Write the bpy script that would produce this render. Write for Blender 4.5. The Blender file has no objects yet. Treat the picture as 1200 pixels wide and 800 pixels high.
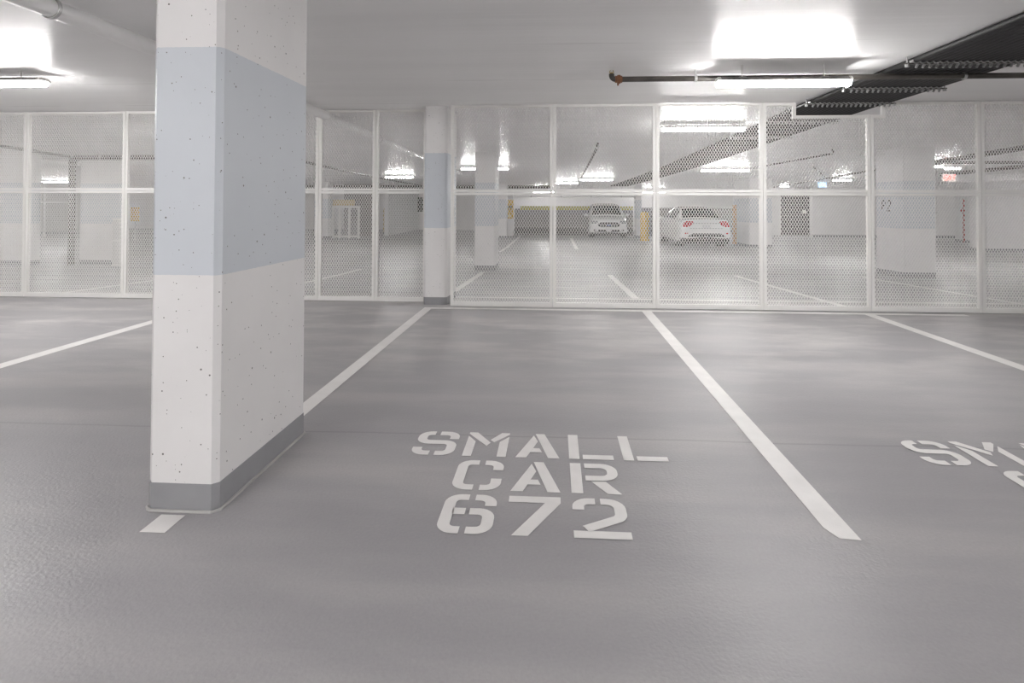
import bpy, math, random
from mathutils import Vector, Matrix
from mathutils.bvhtree import BVHTree

random.seed(7)
S = bpy.context.scene
COL = S.collection
PI = math.pi

# ------------------------------------------------------------------ camera
F, H = 690.0, 1.18
TH, PH, RO = math.atan(.06), math.radians(1.0), .003
PPX, PPY = 650 - F * .06, 240 - F * math.tan(PH)
RM = Matrix.Rotation(TH, 3, 'Z') @ Matrix.Rotation(PI / 2 + PH, 3, 'X') @ Matrix.Rotation(RO, 3, 'Z')
EYE = Vector((0, 0, H))
cd = bpy.data.cameras.new('camera')
cam = bpy.data.objects.new('camera', cd)
COL.objects.link(cam)
cam.matrix_world = Matrix.Translation(EYE) @ RM.to_4x4()
cd.sensor_fit = 'HORIZONTAL'
cd.sensor_width = 36
cd.lens = F / 1200 * 36
cd.shift_x = (600 - PPX) / 1200
cd.shift_y = (PPY - 400) / 1200
cd.clip_start, cd.clip_end = .05, 200
S.camera = cam


def ray(px, py):
    return RM @ Vector(((px - PPX) / F, -(py - PPY) / F, -1))


def aty(px, py, y):
    d = ray(px, py)
    return EYE + d * (y / d.y)


def Xp(px, y, py=250):
    return aty(px, py, y).x


def Zp(py, y, px=650):
    return aty(px, py, y).z


def prof(tab, y):
    if y <= tab[0][0]:
        return tab[0][1]
    for (a, za), (b, zb) in zip(tab, tab[1:]):
        if y <= b:
            return za + (zb - za) * (y - a) / (b - a)
    return tab[-1][1]


FL = [(6.9, 0), (11, -.14), (21, -.34), (27, -.36), (60, -.36)]
CE = [(7.0, 2.35), (11, 2.27), (15, 2.2), (21, 2.17), (60, 2.17)]
fl = lambda y: prof(FL, y)
ce = lambda y: prof(CE, y)


def ceil_hit(px, py, off):
    d = ray(px, py)
    t = 1.0
    for _ in range(60):
        p = EYE + d * t
        t = (ce(p.y) - off - H) / d.z
    return EYE + d * t


def floor_hit(px, py):
    d = ray(px, py)
    t = 1.0
    for _ in range(60):
        p = EYE + d * t
        t = .5 * t + .5 * (fl(p.y) - H) / d.z
    return EYE + d * t


# ------------------------------------------------------------------ materials
MATS = {}


def mat(name, col, rough=.5, metal=0., emit=None, es=0., spec=.5, bump=None, vary=None, coat=0.):
    if name in MATS:
        return MATS[name]
    m = bpy.data.materials.new(name)
    m.use_nodes = True
    nt = m.node_tree
    b = nt.nodes['Principled BSDF']
    b.inputs['Base Color'].default_value = (*col, 1)
    b.inputs['Roughness'].default_value = rough
    b.inputs['Metallic'].default_value = metal
    b.inputs['Specular IOR Level'].default_value = spec
    b.inputs['Coat Weight'].default_value = coat
    if emit:
        b.inputs['Emission Color'].default_value = (*emit, 1)
        b.inputs['Emission Strength'].default_value = es
    if bump or vary:
        tc = nt.nodes.new('ShaderNodeTexCoord')
        if bump:
            n = nt.nodes.new('ShaderNodeTexNoise')
            n.inputs['Scale'].default_value = bump[0]
            n.inputs['Detail'].default_value = 4
            bp = nt.nodes.new('ShaderNodeBump')
            bp.inputs['Strength'].default_value = bump[1]
            bp.inputs['Distance'].default_value = .004
            nt.links.new(tc.outputs['Object'], n.inputs['Vector'])
            nt.links.new(n.outputs['Fac'], bp.inputs['Height'])
            nt.links.new(bp.outputs['Normal'], b.inputs['Normal'])
        if vary:
            n = nt.nodes.new('ShaderNodeTexNoise')
            n.inputs['Scale'].default_value = vary[0]
            n.inputs['Detail'].default_value = 5
            r = nt.nodes.new('ShaderNodeValToRGB')
            k = vary[1]
            r.color_ramp.elements[0].position = .3
            r.color_ramp.elements[1].position = .7
            r.color_ramp.elements[0].color = (*[c * (1 - k) for c in col], 1)
            r.color_ramp.elements[1].color = (*[min(1, c * (1 + k)) for c in col], 1)
            nt.links.new(tc.outputs['Object'], n.inputs['Vector'])
            nt.links.new(n.outputs['Fac'], r.inputs['Fac'])
            nt.links.new(r.outputs['Color'], b.inputs['Base Color'])
    MATS[name] = m
    return m


class NT:
    """small helper for building node graphs"""

    def __init__(s, name):
        s.m = bpy.data.materials.new(name)
        s.m.use_nodes = True
        s.nt = s.m.node_tree
        s.b = s.nt.nodes['Principled BSDF']
        s.tc = s.nt.nodes.new('ShaderNodeTexCoord')

    def n(s, typ, ins=None, **kw):
        x = s.nt.nodes.new('ShaderNode' + typ)
        for k, v in kw.items():
            setattr(x, k, v)
        for k, v in (ins or {}).items():
            if hasattr(v, 'is_output') or isinstance(v, bpy.types.NodeSocket):
                s.nt.links.new(v, x.inputs[k])
            else:
                x.inputs[k].default_value = v
        return x

    def math(s, op, a, b=0., clamp=False):
        return s.n('Math', {0: a, 1: b}, operation=op, use_clamp=clamp).outputs[0]

    def noise(s, scale, detail=4, vec=None, rough=.5):
        return s.n('TexNoise', {'Vector': vec or s.tc.outputs['Object'], 'Scale': scale, 'Detail': detail, 'Roughness': rough}).outputs['Fac']

    def rng(s, v, a, b, c, d):
        return s.n('MapRange', {'Value': v, 'From Min': a, 'From Max': b, 'To Min': c, 'To Max': d}).outputs['Result']

    def mix(s, fac, a, b, blend='MIX'):
        x = s.n('Mix', data_type='RGBA', blend_type=blend)
        for sock, v in ((x.inputs[0], fac), (x.inputs[6], a), (x.inputs[7], b)):
            if isinstance(v, bpy.types.NodeSocket):
                s.nt.links.new(v, sock)
            else:
                sock.default_value = v
        return x.outputs[2]

    def mapping(s, scale):
        return s.n('Mapping', {'Vector': s.tc.outputs['Object'], 'Scale': scale}).outputs['Vector']

    def out(s, **kw):
        for k, v in kw.items():
            sock = s.b.inputs[k.replace('_', ' ')]
            if isinstance(v, bpy.types.NodeSocket):
                s.nt.links.new(v, sock)
            else:
                sock.default_value = v
        return s.m


def floor_material():
    g = NT('grey_epoxy_floor')
    sep = g.n('SeparateXYZ', {0: g.tc.outputs['Object']})
    big = g.noise(.55, 5)
    streak = g.noise(1.0, 6, g.mapping((.5, 2.6, 1)))
    fine = g.noise(90, 3)
    c = g.mix(g.rng(big, .3, .7, 0, 1), (.345, .336, .346, 1), (.385, .376, .382, 1))
    c = g.mix(g.rng(streak, .50, .70, 0, .7), c, (.465, .45, .445, 1))
    c = g.mix(g.rng(streak, .5, .3, 0, .5), c, (.295, .287, .298, 1))
    # tyre scuffs and dustier paint towards the heads of the stalls
    scuff = g.noise(1.3, 8, g.mapping((.8, 2.1, 1)), .62)
    zone = g.rng(sep.outputs['Y'], 3.4, 5.6, .12, 1)
    f = g.math('MULTIPLY', g.rng(scuff, .47, .68, 0, .85), zone, True)
    c = g.mix(f, c, (.56, .54, .525, 1))
    # a hairline construction joint across the stalls
    wob = g.math('MULTIPLY', g.math('SUBTRACT', g.noise(1.2, 2), .5), .05)
    d = g.math('ABSOLUTE', g.math('SUBTRACT', g.math('ADD', sep.outputs['Y'], wob), 3.02))
    c = g.mix(g.rng(d, .003, .012, .3, 0), c, (.16, .155, .15, 1))
    c = g.mix(g.rng(fine, .35, .65, 0, .16), c, (.26, .252, .258, 1))
    b1 = g.n('Bump', {'Height': g.noise(80, 2), 'Strength': .34, 'Distance': .004}).outputs['Normal']
    b2 = g.n('Bump', {'Height': g.noise(5, 3), 'Strength': .10, 'Distance': .02, 'Normal': b1}).outputs['Normal']
    return g.out(Base_Color=c, Roughness=g.rng(streak, .3, .7, .32, .40), Specular_IOR_Level=.14, Normal=b2)


def ceiling_material():
    g = NT('painted_concrete_ceiling')
    st = g.noise(1.2, 5, g.mapping((.25, 2.2, 1)))
    c = g.mix(g.rng(st, .3, .7, 0, 1), (.80, .795, .793, 1), (.86, .855, .853, 1))
    sep = g.n('SeparateXYZ', {0: g.tc.outputs['Object']})
    wob = g.math('MULTIPLY', g.math('SUBTRACT', g.noise(1.4, 3), .5), .06)
    fr = g.math('FRACT', g.math('DIVIDE', g.math('ADD', sep.outputs['Y'], wob), 1.22))
    d = g.math('ABSOLUTE', g.math('SUBTRACT', fr, .5))
    br = g.rng(g.noise(1.1, 3), .5, .62, 0, .5)
    c = g.mix(g.math('MULTIPLY', g.rng(d, .0, .012, 1, 0), br), c, (.38, .37, .36, 1))
    ridge = g.noise(1.0, 6, g.mapping((.6, 16, 1)))
    b1 = g.n('Bump', {'Height': ridge, 'Strength': .25, 'Distance': .012}).outputs['Normal']
    b2 = g.n('Bump', {'Height': g.noise(60, 3), 'Strength': .12, 'Distance': .003, 'Normal': b1}).outputs['Normal']
    return g.out(Base_Color=c, Roughness=.30, Specular_IOR_Level=.11, Normal=b2)


def column_material(band=True):
    g = NT('painted_concrete_column' if band else 'painted_concrete_wall')
    sep = g.n('SeparateXYZ', {0: g.tc.outputs['Object']})
    z = g.math('ADD', sep.outputs['Z'], g.math('MULTIPLY', g.math('SUBTRACT', g.noise(60, 2), .5), .004))
    white = g.mix(g.rng(g.noise(2.5, 5), .3, .7, 0, 1), (.74, .727, .722, 1), (.79, .778, .772, 1))
    if band:
        blue = g.mix(g.rng(g.noise(2.5, 5), .3, .7, 0, 1), (.57, .60, .640, 1), (.60, .63, .668, 1))
        inb = g.math('MULTIPLY', g.math('GREATER_THAN', z, .905), g.math('LESS_THAN', z, 1.79))
        c = g.mix(inb, white, blue)
    else:
        c = white
    # pin holes left by air bubbles in the cast concrete
    cut = 0.0
    for sc, r, k in ((13, .075, .35), (27, .11, .30), (52, .15, .45)):
        v = g.n('TexVoronoi', {'Vector': g.tc.outputs['Object'], 'Scale': sc})
        rc = g.n('SeparateColor', {0: v.outputs['Color']})
        rad = g.math('MULTIPLY', g.rng(rc.outputs[0], k, 1, 0, 1), r)
        h = g.math('LESS_THAN', v.outputs['Distance'], rad)
        cut = h if isinstance(cut, float) else g.math('MAXIMUM', cut, h)
    c = g.mix(cut, c, (.13, .125, .12, 1))
    bh = g.math('SUBTRACT', g.math('MULTIPLY', g.noise(35, 4), .25), cut)
    b = g.n('Bump', {'Height': bh, 'Strength': .3, 'Distance': .004}).outputs['Normal']
    return g.out(Base_Color=c, Roughness=.48, Normal=b)


M_FLOOR, M_CEIL, M_COL, M_WALL = floor_material(), ceiling_material(), column_material(), column_material(False)
M_BASE = mat('grey_base_paint', (.29, .29, .30), .42, bump=(90, .15), vary=(6, .06))
M_BEAD = mat('clear_sealant', (.40, .39, .38), .3)
M_LINE = mat('white_line_paint', (.80, .785, .765), .5, bump=(120, .12), vary=(7, .05))
M_FADE = mat('worn_line_paint', (.42, .405, .39), .5, vary=(9, .12))
M_FENCE = mat('white_powder_coat', (.80, .79, .765), .42)
M_MESH = mat('white_coated_expanded_metal', (.80, .79, .775), .5)
M_STEEL = mat('galvanised_steel', (.55, .55, .55), .32, .9, bump=(40, .1))
M_CHROME = mat('chrome', (.8, .8, .8), .12, 1.)
M_DARKPIPE = mat('black_steel_pipe', (.075, .068, .06), .42, .3, vary=(8, .3))
M_RUST = mat('rusted_coupling', (.24, .105, .05), .6, .2, vary=(60, .4))
M_BRASS = mat('brass', (.42, .31, .12), .35, .8)
M_CONDUIT = mat('dark_cable_jacket', (.022, .021, .022), .55, 0, spec=.25, vary=(3, .35))
M_WPIPE = mat('white_plastic_pipe', (.86, .855, .85), .28)
M_HOUSE = mat('lamp_housing', (.26, .25, .245), .5)
M_GREY = mat('grey_drain_pipe', (.085, .08, .078), .5, vary=(6, .12))
M_YEL = mat('yellow_paint', (.72, .47, .045), .5, vary=(5, .1))
M_YSTRIPE = mat('faded_yellow_stripe', (.50, .47, .10), .55)
M_RED = mat('red_enamel', (.45, .035, .03), .4)
M_BLACK = mat('black_print', (.03, .03, .03), .6)
M_DOOR = mat('dark_door_paint', (.085, .075, .085), .5)
M_GWALL = mat('grey_wall_paint', (.26, .25, .245), .6, vary=(1.2, .08))
M_DIFF = mat('glowing_diffuser', (.9, .9, .9), .35, emit=(1., .985, .975), es=46.0)


# ------------------------------------------------------------------ geometry
class G:
    def __init__(s):
        s.v, s.f = [], []

    def add(s, v, f):
        k = len(s.v)
        s.v += [tuple(p) for p in v]
        s.f += [tuple(i + k for i in q) for q in f]
        return s

    def box(s, x0, x1, y0, y1, z0, z1, c=0.):
        if c <= 0:
            v = [(x, y, z) for z in (z0, z1) for y in (y0, y1) for x in (x0, x1)]
            return s.add(v, [(0, 2, 3, 1), (4, 5, 7, 6), (0, 1, 5, 4), (2, 6, 7, 3), (0, 4, 6, 2), (1, 3, 7, 5)])
        # all edges chamfered
        v, idx = [], {}
        for a, X in enumerate((x0, x1)):
            for b, Y in enumerate((y0, y1)):
                for d, Z in enumerate((z0, z1)):
                    sx, sy, sz = (1 - 2 * a), (1 - 2 * b), (1 - 2 * d)
                    idx[a, b, d, 0] = len(v); v.append((X, Y + sy * c, Z + sz * c))
                    idx[a, b, d, 1] = len(v); v.append((X + sx * c, Y, Z + sz * c))
                    idx[a, b, d, 2] = len(v); v.append((X + sx * c, Y + sy * c, Z))
        f = []
        for a in (0, 1):
            q = [idx[a, 0, 0, 0], idx[a, 1, 0, 0], idx[a, 1, 1, 0], idx[a, 0, 1, 0]]
            f.append(q if a else q[::-1])
            q = [idx[0, a, 0, 1], idx[0, a, 1, 1], idx[1, a, 1, 1], idx[1, a, 0, 1]]
            f.append(q if a else q[::-1])
            q = [idx[0, 0, a, 2], idx[1, 0, a, 2], idx[1, 1, a, 2], idx[0, 1, a, 2]]
            f.append(q if a else q[::-1])
            for b in (0, 1):
                f.append([idx[0, a, b, 1], idx[1, a, b, 1], idx[1, a, b, 2], idx[0, a, b, 2]])
                f.append([idx[a, 0, b, 0], idx[a, 1, b, 0], idx[a, 1, b, 2], idx[a, 0, b, 2]])
                f.append([idx[a, b, 0, 0], idx[a, b, 1, 0], idx[a, b, 1, 1], idx[a, b, 0, 1]])
                for d in (0, 1):
                    if True:
                        pass
        for a in (0, 1):
            for b in (0, 1):
                for d in (0, 1):
                    f.append([idx[a, b, d, 0], idx[a, b, d, 1], idx[a, b, d, 2]])
        return s.add(v, f)

    def tube(s, pts, r, n=12, caps=True):
        pts = [Vector(p) for p in pts]
        rs = r if isinstance(r, (list, tuple)) else [r] * len(pts)
        ring, f = [], []
        t0 = (pts[1] - pts[0]).normalized()
        up = Vector((0, 0, 1)) if abs(t0.z) < .9 else Vector((1, 0, 0))
        u = t0.cross(up).normalized()
        for i, p in enumerate(pts):
            a = pts[max(i - 1, 0)]
            b = pts[min(i + 1, len(pts) - 1)]
            t = (b - a).normalized()
            u = (u - t * u.dot(t)).normalized()
            w = t.cross(u)
            for k in range(n):
                th = 2 * PI * k / n
                ring.append(p + (u * math.cos(th) + w * math.sin(th)) * rs[i])
        for i in range(len(pts) - 1):
            for k in range(n):
                a, b = i * n + k, i * n + (k + 1) % n
                f.append((a, b, b + n, a + n))
        if caps:
            f.append(tuple(range(n - 1, -1, -1)))
            f.append(tuple((len(pts) - 1) * n + k for k in range(n)))
        return s.add(ring, f)

    def prism(s, poly, axis, a, b):
        """poly of 2-d points pushed along axis ('x','y','z') from a to b"""
        def P(p, h):
            return {'x': (h, p[0], p[1]), 'y': (p[0], h, p[1]), 'z': (p[0], p[1], h)}[axis]
        n = len(poly)
        v = [P(p, a) for p in poly] + [P(p, b) for p in poly]
        f = [tuple(range(n)), tuple(range(2 * n - 1, n - 1, -1))]
        f += [(i, i + n, (i + 1) % n + n, (i + 1) % n) for i in range(n)]
        return s.add(v, f)

    def ellipsoid(s, c, r, n=14, m=9):
        v, f = [], []
        for j in range(m + 1):
            ph = PI * j / m
            for i in range(n):
                th = 2 * PI * i / n
                v.append((c[0] + r[0] * math.sin(ph) * math.cos(th), c[1] + r[1] * math.sin(ph) * math.sin(th), c[2] + r[2] * math.cos(ph)))
        for j in range(m):
            for i in range(n):
                f.append((j * n + i, j * n + (i + 1) % n, (j + 1) * n + (i + 1) % n, (j + 1) * n + i))
        return s.add(v, f)


def arc3(c, r, a0, a1, ax, n=8):
    """points of an arc; ax = the two unit axes"""
    c, u, w = Vector(c), Vector(ax[0]), Vector(ax[1])
    return [c + (u * math.cos(a0 + (a1 - a0) * i / n) + w * math.sin(a0 + (a1 - a0) * i / n)) * r for i in range(n + 1)]


def mesh_obj(name, g, m, parent=None, loc=None, smooth=False, fix=True):
    loc = Vector(loc) if loc is not None else (world(parent) if parent else Vector((0, 0, 0)))
    me = bpy.data.meshes.new(name)
    me.from_pydata([(p[0] - loc.x, p[1] - loc.y, p[2] - loc.z) for p in g.v], [], g.f)
    if fix:
        import bmesh
        bm = bmesh.new()
        bm.from_mesh(me)
        bmesh.ops.recalc_face_normals(bm, faces=bm.faces)
        bm.to_mesh(me)
        bm.free()
    me.update()
    if smooth:
        me.shade_smooth()
        me.set_sharp_from_angle(angle=math.radians(38))
    me.materials.append(m)
    o = bpy.data.objects.new(name, me)
    COL.objects.link(o)
    if parent:
        o.parent = parent
        o.location = loc - world(parent)
    else:
        o.location = loc
    return o


def world(o):
    p = Vector(o.location)
    while o.parent:
        o = o.parent
        p = p + Vector(o.location)
    return p


def tag(o, label, cat, group=None, kind=None):
    o['label'] = label
    o['category'] = cat
    if group:
        o['group'] = group
    if kind:
        o['kind'] = kind
    return o


def thing(name, label, cat, loc, group=None, kind=None):
    o = bpy.data.objects.new(name, None)
    o.empty_display_size = .1
    COL.objects.link(o)
    o.location = loc
    return tag(o, label, cat, group, kind)


def struct(name, g, m, loc=(0, 0, 0), parent=None):
    o = mesh_obj(name, g, m, parent, None if parent else loc)
    if not parent:
        o['kind'] = 'structure'
    return o


# ------------------------------------------------------------------ shell
XL, XR, YB, YF = -28.0, 24.0, -8.0, 36.0
ys = [YB, 6.9, 11, 21, 27, YF]
yc = [YB, 7.0, 11, 15, 21, YF]
g = G()
g.add([(x, y, fl(y)) for y in ys for x in (XL, XR)] + [(x, y, -.7) for y in ys for x in (XL, XR)],
      [(2 * i, 2 * i + 1, 2 * i + 3, 2 * i + 2) for i in range(5)] + [(12 + 2 * i, 12 + 2 * i + 1, 12 + 2 * i + 3, 12 + 2 * i + 2) for i in range(5)]
      + [(2 * i, 2 * i + 2, 2 * i + 14, 2 * i + 12) for i in range(5)] + [(2 * i + 1, 2 * i + 3, 2 * i + 15, 2 * i + 13) for i in range(5)]
      + [(0, 1, 13, 12), (10, 11, 23, 22)])
struct('floor', g, M_FLOOR)
g = G()
g.add([(x, y, ce(y)) for y in yc for x in (XL, XR)] + [(x, y, 2.7) for y in yc for x in (XL, XR)],
      [(2 * i, 2 * i + 1, 2 * i + 3, 2 * i + 2) for i in range(5)] + [(12 + 2 * i, 12 + 2 * i + 1, 12 + 2 * i + 3, 12 + 2 * i + 2) for i in range(5)]
      + [(2 * i, 2 * i + 2, 2 * i + 14, 2 * i + 12) for i in range(5)] + [(2 * i + 1, 2 * i + 3, 2 * i + 15, 2 * i + 13) for i in range(5)]
      + [(0, 1, 13, 12), (10, 11, 23, 22)])
struct('ceiling', g, M_CEIL)
struct('wall_left', G().box(XL - .2, XL, YB, YF, -.7, 2.7), M_WALL)
struct('wall_right', G().box(XR, XR + .2, YB, YF, -.7, 2.7), M_WALL)
struct('wall_front', G().box(XL - .2, XR + .2, YB - .2, YB, -.7, 2.7), M_WALL)
struct('wall_back', G().box(XL - .2, XR + .2, YF, YF + .2, -.7, 2.7), M_WALL)


# ------------------------------------------------------------------ columns
def column(label, x0, x1, y0, y1, base=.107, ch=.022, bead=False, zb=None, m=M_COL):
    zf = min(fl(y0), fl(y1)) if zb is None else zb
    t = thing('concrete_column', label, 'column', ((x0 + x1) / 2, (y0 + y1) / 2, fl(y0)), kind='thing')

    def ring(e):
        a, b, c, d = x0 - e, x1 + e, y0 - e, y1 + e
        return [(a + ch, c), (b - ch, c), (b, c + ch), (b, d - ch), (b - ch, d), (a + ch, d), (a, d - ch), (a, c + ch)]
    def post(rg, lo, hi):
        n = len(rg)
        v = [(x, y, lo(y)) for x, y in rg] + [(x, y, hi(y)) for x, y in rg]
        return G().add(v, [tuple(range(n)), tuple(range(2 * n - 1, n - 1, -1))] + [(i, i + n, (i + 1) % n + n, (i + 1) % n) for i in range(n)])
    mesh_obj('shaft', post(ring(0), lambda y: fl(y) + base, lambda y: ce(y) - .0005), m, t)
    mesh_obj('base', post(ring(.002), lambda y: fl(y) + .0005, lambda y: fl(y) + base), M_BASE, t)
    if bead:
        r = [(p[0], p[1], .003) for p in ring(.006)]
        mesh_obj('sealant_bead', G().tube(r + [r[0]], .007, 8), M_BEAD, t, smooth=True)
    return t


column('thick white concrete column with pale blue band and grey base, close to the camera', -1.571, -1.29, 2.2, 3.0, bead=True)
column('slim white and blue concrete column with grey foot, built into the mesh fence', -1.544, -1.268, 6.89, 7.55, base=.09)
p = floor_hit(556, 317)
column('white and blue concrete column on the stall line behind the first fence panel', p.x, Xp(580, p.y), p.y, p.y + .8)
# the P2 column
p = floor_hit(1060, 326)
PX0, PX1, PY0 = p.x, Xp(1097, p.y), p.y
col_p2 = column('broad white and blue column marked P2 behind the fence', PX0, PX1, PY0, PY0 + .95)
p = floor_hit(878, 290)
D0, D1, DY = p.x, Xp(905, p.y), p.y
column('white and blue column beside the tail of the white sedan', D0, D1, DY, DY + 1.9)
p = floor_hit(583, 279)
E0, EY = p.x, p.y
column('narrow white and blue column behind the yellow sign', E0, Xp(594, p.y), p.y, p.y + .6)
p = floor_hit(745, 278.5)
column('pale column beside the yellow post and the white minivan', p.x, Xp(752, p.y), p.y, p.y + .6)
p = floor_hit(92, 310)
GX0, GX1, GY = p.x, Xp(141, p.y), p.y
column('wide white and blue column behind the grey drain pipe', GX0, GX1, GY, GY + .25)
p = floor_hit(37, 311)
column('white column standing past the end of the left fence run', p.x - 1.6, p.x, p.y, p.y + .22)
p = floor_hit(368, 279.6)
CAGE_X = Xp(384.5, p.y) + .06
column('white and blue column at the near end of the caged enclosure', p.x, Xp(384.5, p.y), p.y, p.y + .6)
p = floor_hit(419.5, 274.5)
column('white and blue column at the far end of the caged enclosure', p.x, Xp(427.5, p.y), p.y, p.y + .6)
p = floor_hit(1156, 295)
column('wide white column to the right of the red standpipe', p.x, p.x + 2.2, p.y, p.y + .8, m=M_WALL)
p = floor_hit(1130, 284)
KX, KY = p.x, p.y
column('plain white column with the red standpipe beside it', p.x, Xp(1151, p.y), p.y, p.y + .6, m=M_WALL)


# ------------------------------------------------------------------ paint on the floor
def strip(g, x0, x1, y0, y1, lift=.0022):
    cuts = sorted({y0, y1, *[y for y, _ in FL if y0 < y < y1]})
    v = [(x, y, fl(y) + lift) for y in cuts for x in (x0, x1)]
    g.add(v, [(2 * i, 2 * i + 1, 2 * i + 3, 2 * i + 2) for i in range(len(cuts) - 1)])
    return g


def line(label, rects, m=M_LINE, lift=.0022):
    g = G()
    for r in rects:
        strip(g, *r, lift=lift)
    c = rects[0]
    return tag(mesh_obj('parking_line', g, m, loc=((c[0] + c[1]) / 2, (c[2] + c[3]) / 2, fl((c[2] + c[3]) / 2)), fix=False), label, 'parking line', kind='thing')


line('white stall line running from the near column back to the fence column', [(-1.488, -1.392, 3.02, 6.72)])
line('short white dash painted on the floor in front of the near column', [(-1.487, -1.393, 2.05, 2.17)])
g = G().add([(.97, 6.63, .0022), (.985, 2.24, .0022), (1.01, 2.172, .0022), (1.083, 2.165, .0022), (1.075, 6.63, .0022)], [(0, 1, 2, 3, 4)])
tag(mesh_obj('parking_line', g, M_LINE, loc=(1.02, 4.4, 0), fix=False), 'long white stall line between the SMALL CAR 672 stall and its neighbour', 'parking line', kind='thing')
line('white stall line heading towards the camera from under the notched fence panel', [(3.36, 3.47, 2.2, 6.63)])
line('white stall line on the floor left of the near column', [(-4.07, -3.95, 2.2, 6.9)])
line('thin white line across the stall heads along the foot of the fence', [(-1.41, 4.45, 6.615, 6.705)], lift=.003)
line('thin white cross line on the floor just behind the fence', [(-1.5, 6.2, 7.60, 7.69)], lift=.003)
for x, y0, y1, lab in ((-1.42, 7.75, 11.6, 'white stall line behind the fence leading to the slim far column'),
                       (1.05, 7.72, 11.3, 'white stall line behind the fence pointing at the white minivan'),
                       (3.42, 6.95, 11.4, 'white stall line behind the fence slanting past the white sedan'),
                       (5.75, 6.95, 11.4, 'white stall line behind the fence passing the P2 column'),
                       (-4.0, 7.3, 12.0, 'white stall line behind the fence passing left of the fence column'),
                       (-6.6, 7.3, 12.0, 'white stall line behind the left fence run near the grey drain pipe')):
    line(lab, [(x - .05, x + .05, y0, y1)])
a, b = floor_hit(590, 292), floor_hit(603, 276)
line('far white stall line under the yellow sign', [(-1.75, -1.65, a.y - 1.5, b.y)])
line('far white cross line under the yellow striped wall', [(-1.75, .2, b.y - .2, b.y)])
a, b = floor_hit(676, 292), floor_hit(669, 279)
line('short far white dash in front of the white minivan', [(a.x - .06, a.x + .06, a.y, b.y)])

# stencilled letters: strokes in metres, w wide and h high
LW, LH, LT = .207, .28, .046


def stroke(path, t=LT):
    n = len(path)
    L, Rr = [], []
    for i, p in enumerate(path):
        a = path[max(i - 1, 0)]
        b = path[min(i + 1, n - 1)]
        d1 = Vector((p[0] - a[0], p[1] - a[1]))
        d2 = Vector((b[0] - p[0], b[1] - p[1]))
        if d1.length < 1e-9:
            d1 = d2
        if d2.length < 1e-9:
            d2 = d1
        n1 = Vector((-d1.y, d1.x)).normalized()
        n2 = Vector((-d2.y, d2.x)).normalized()
        m = (n1 + n2).normalized()
        k = t / 2 / max(.4, m.dot(n1))
        L.append((p[0] + m.x * k, p[1] + m.y * k))
        Rr.append((p[0] - m.x * k, p[1] - m.y * k))
    return [[L[i], Rr[i], Rr[i + 1], L[i + 1]] for i in range(n - 1)]


def arc(cx, cy, r, a0, a1, n=6):
    return [(cx + r * math.cos(math.radians(a0 + (a1 - a0) * i / n)), cy + r * math.sin(math.radians(a0 + (a1 - a0) * i / n))) for i in range(n + 1)]


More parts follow.
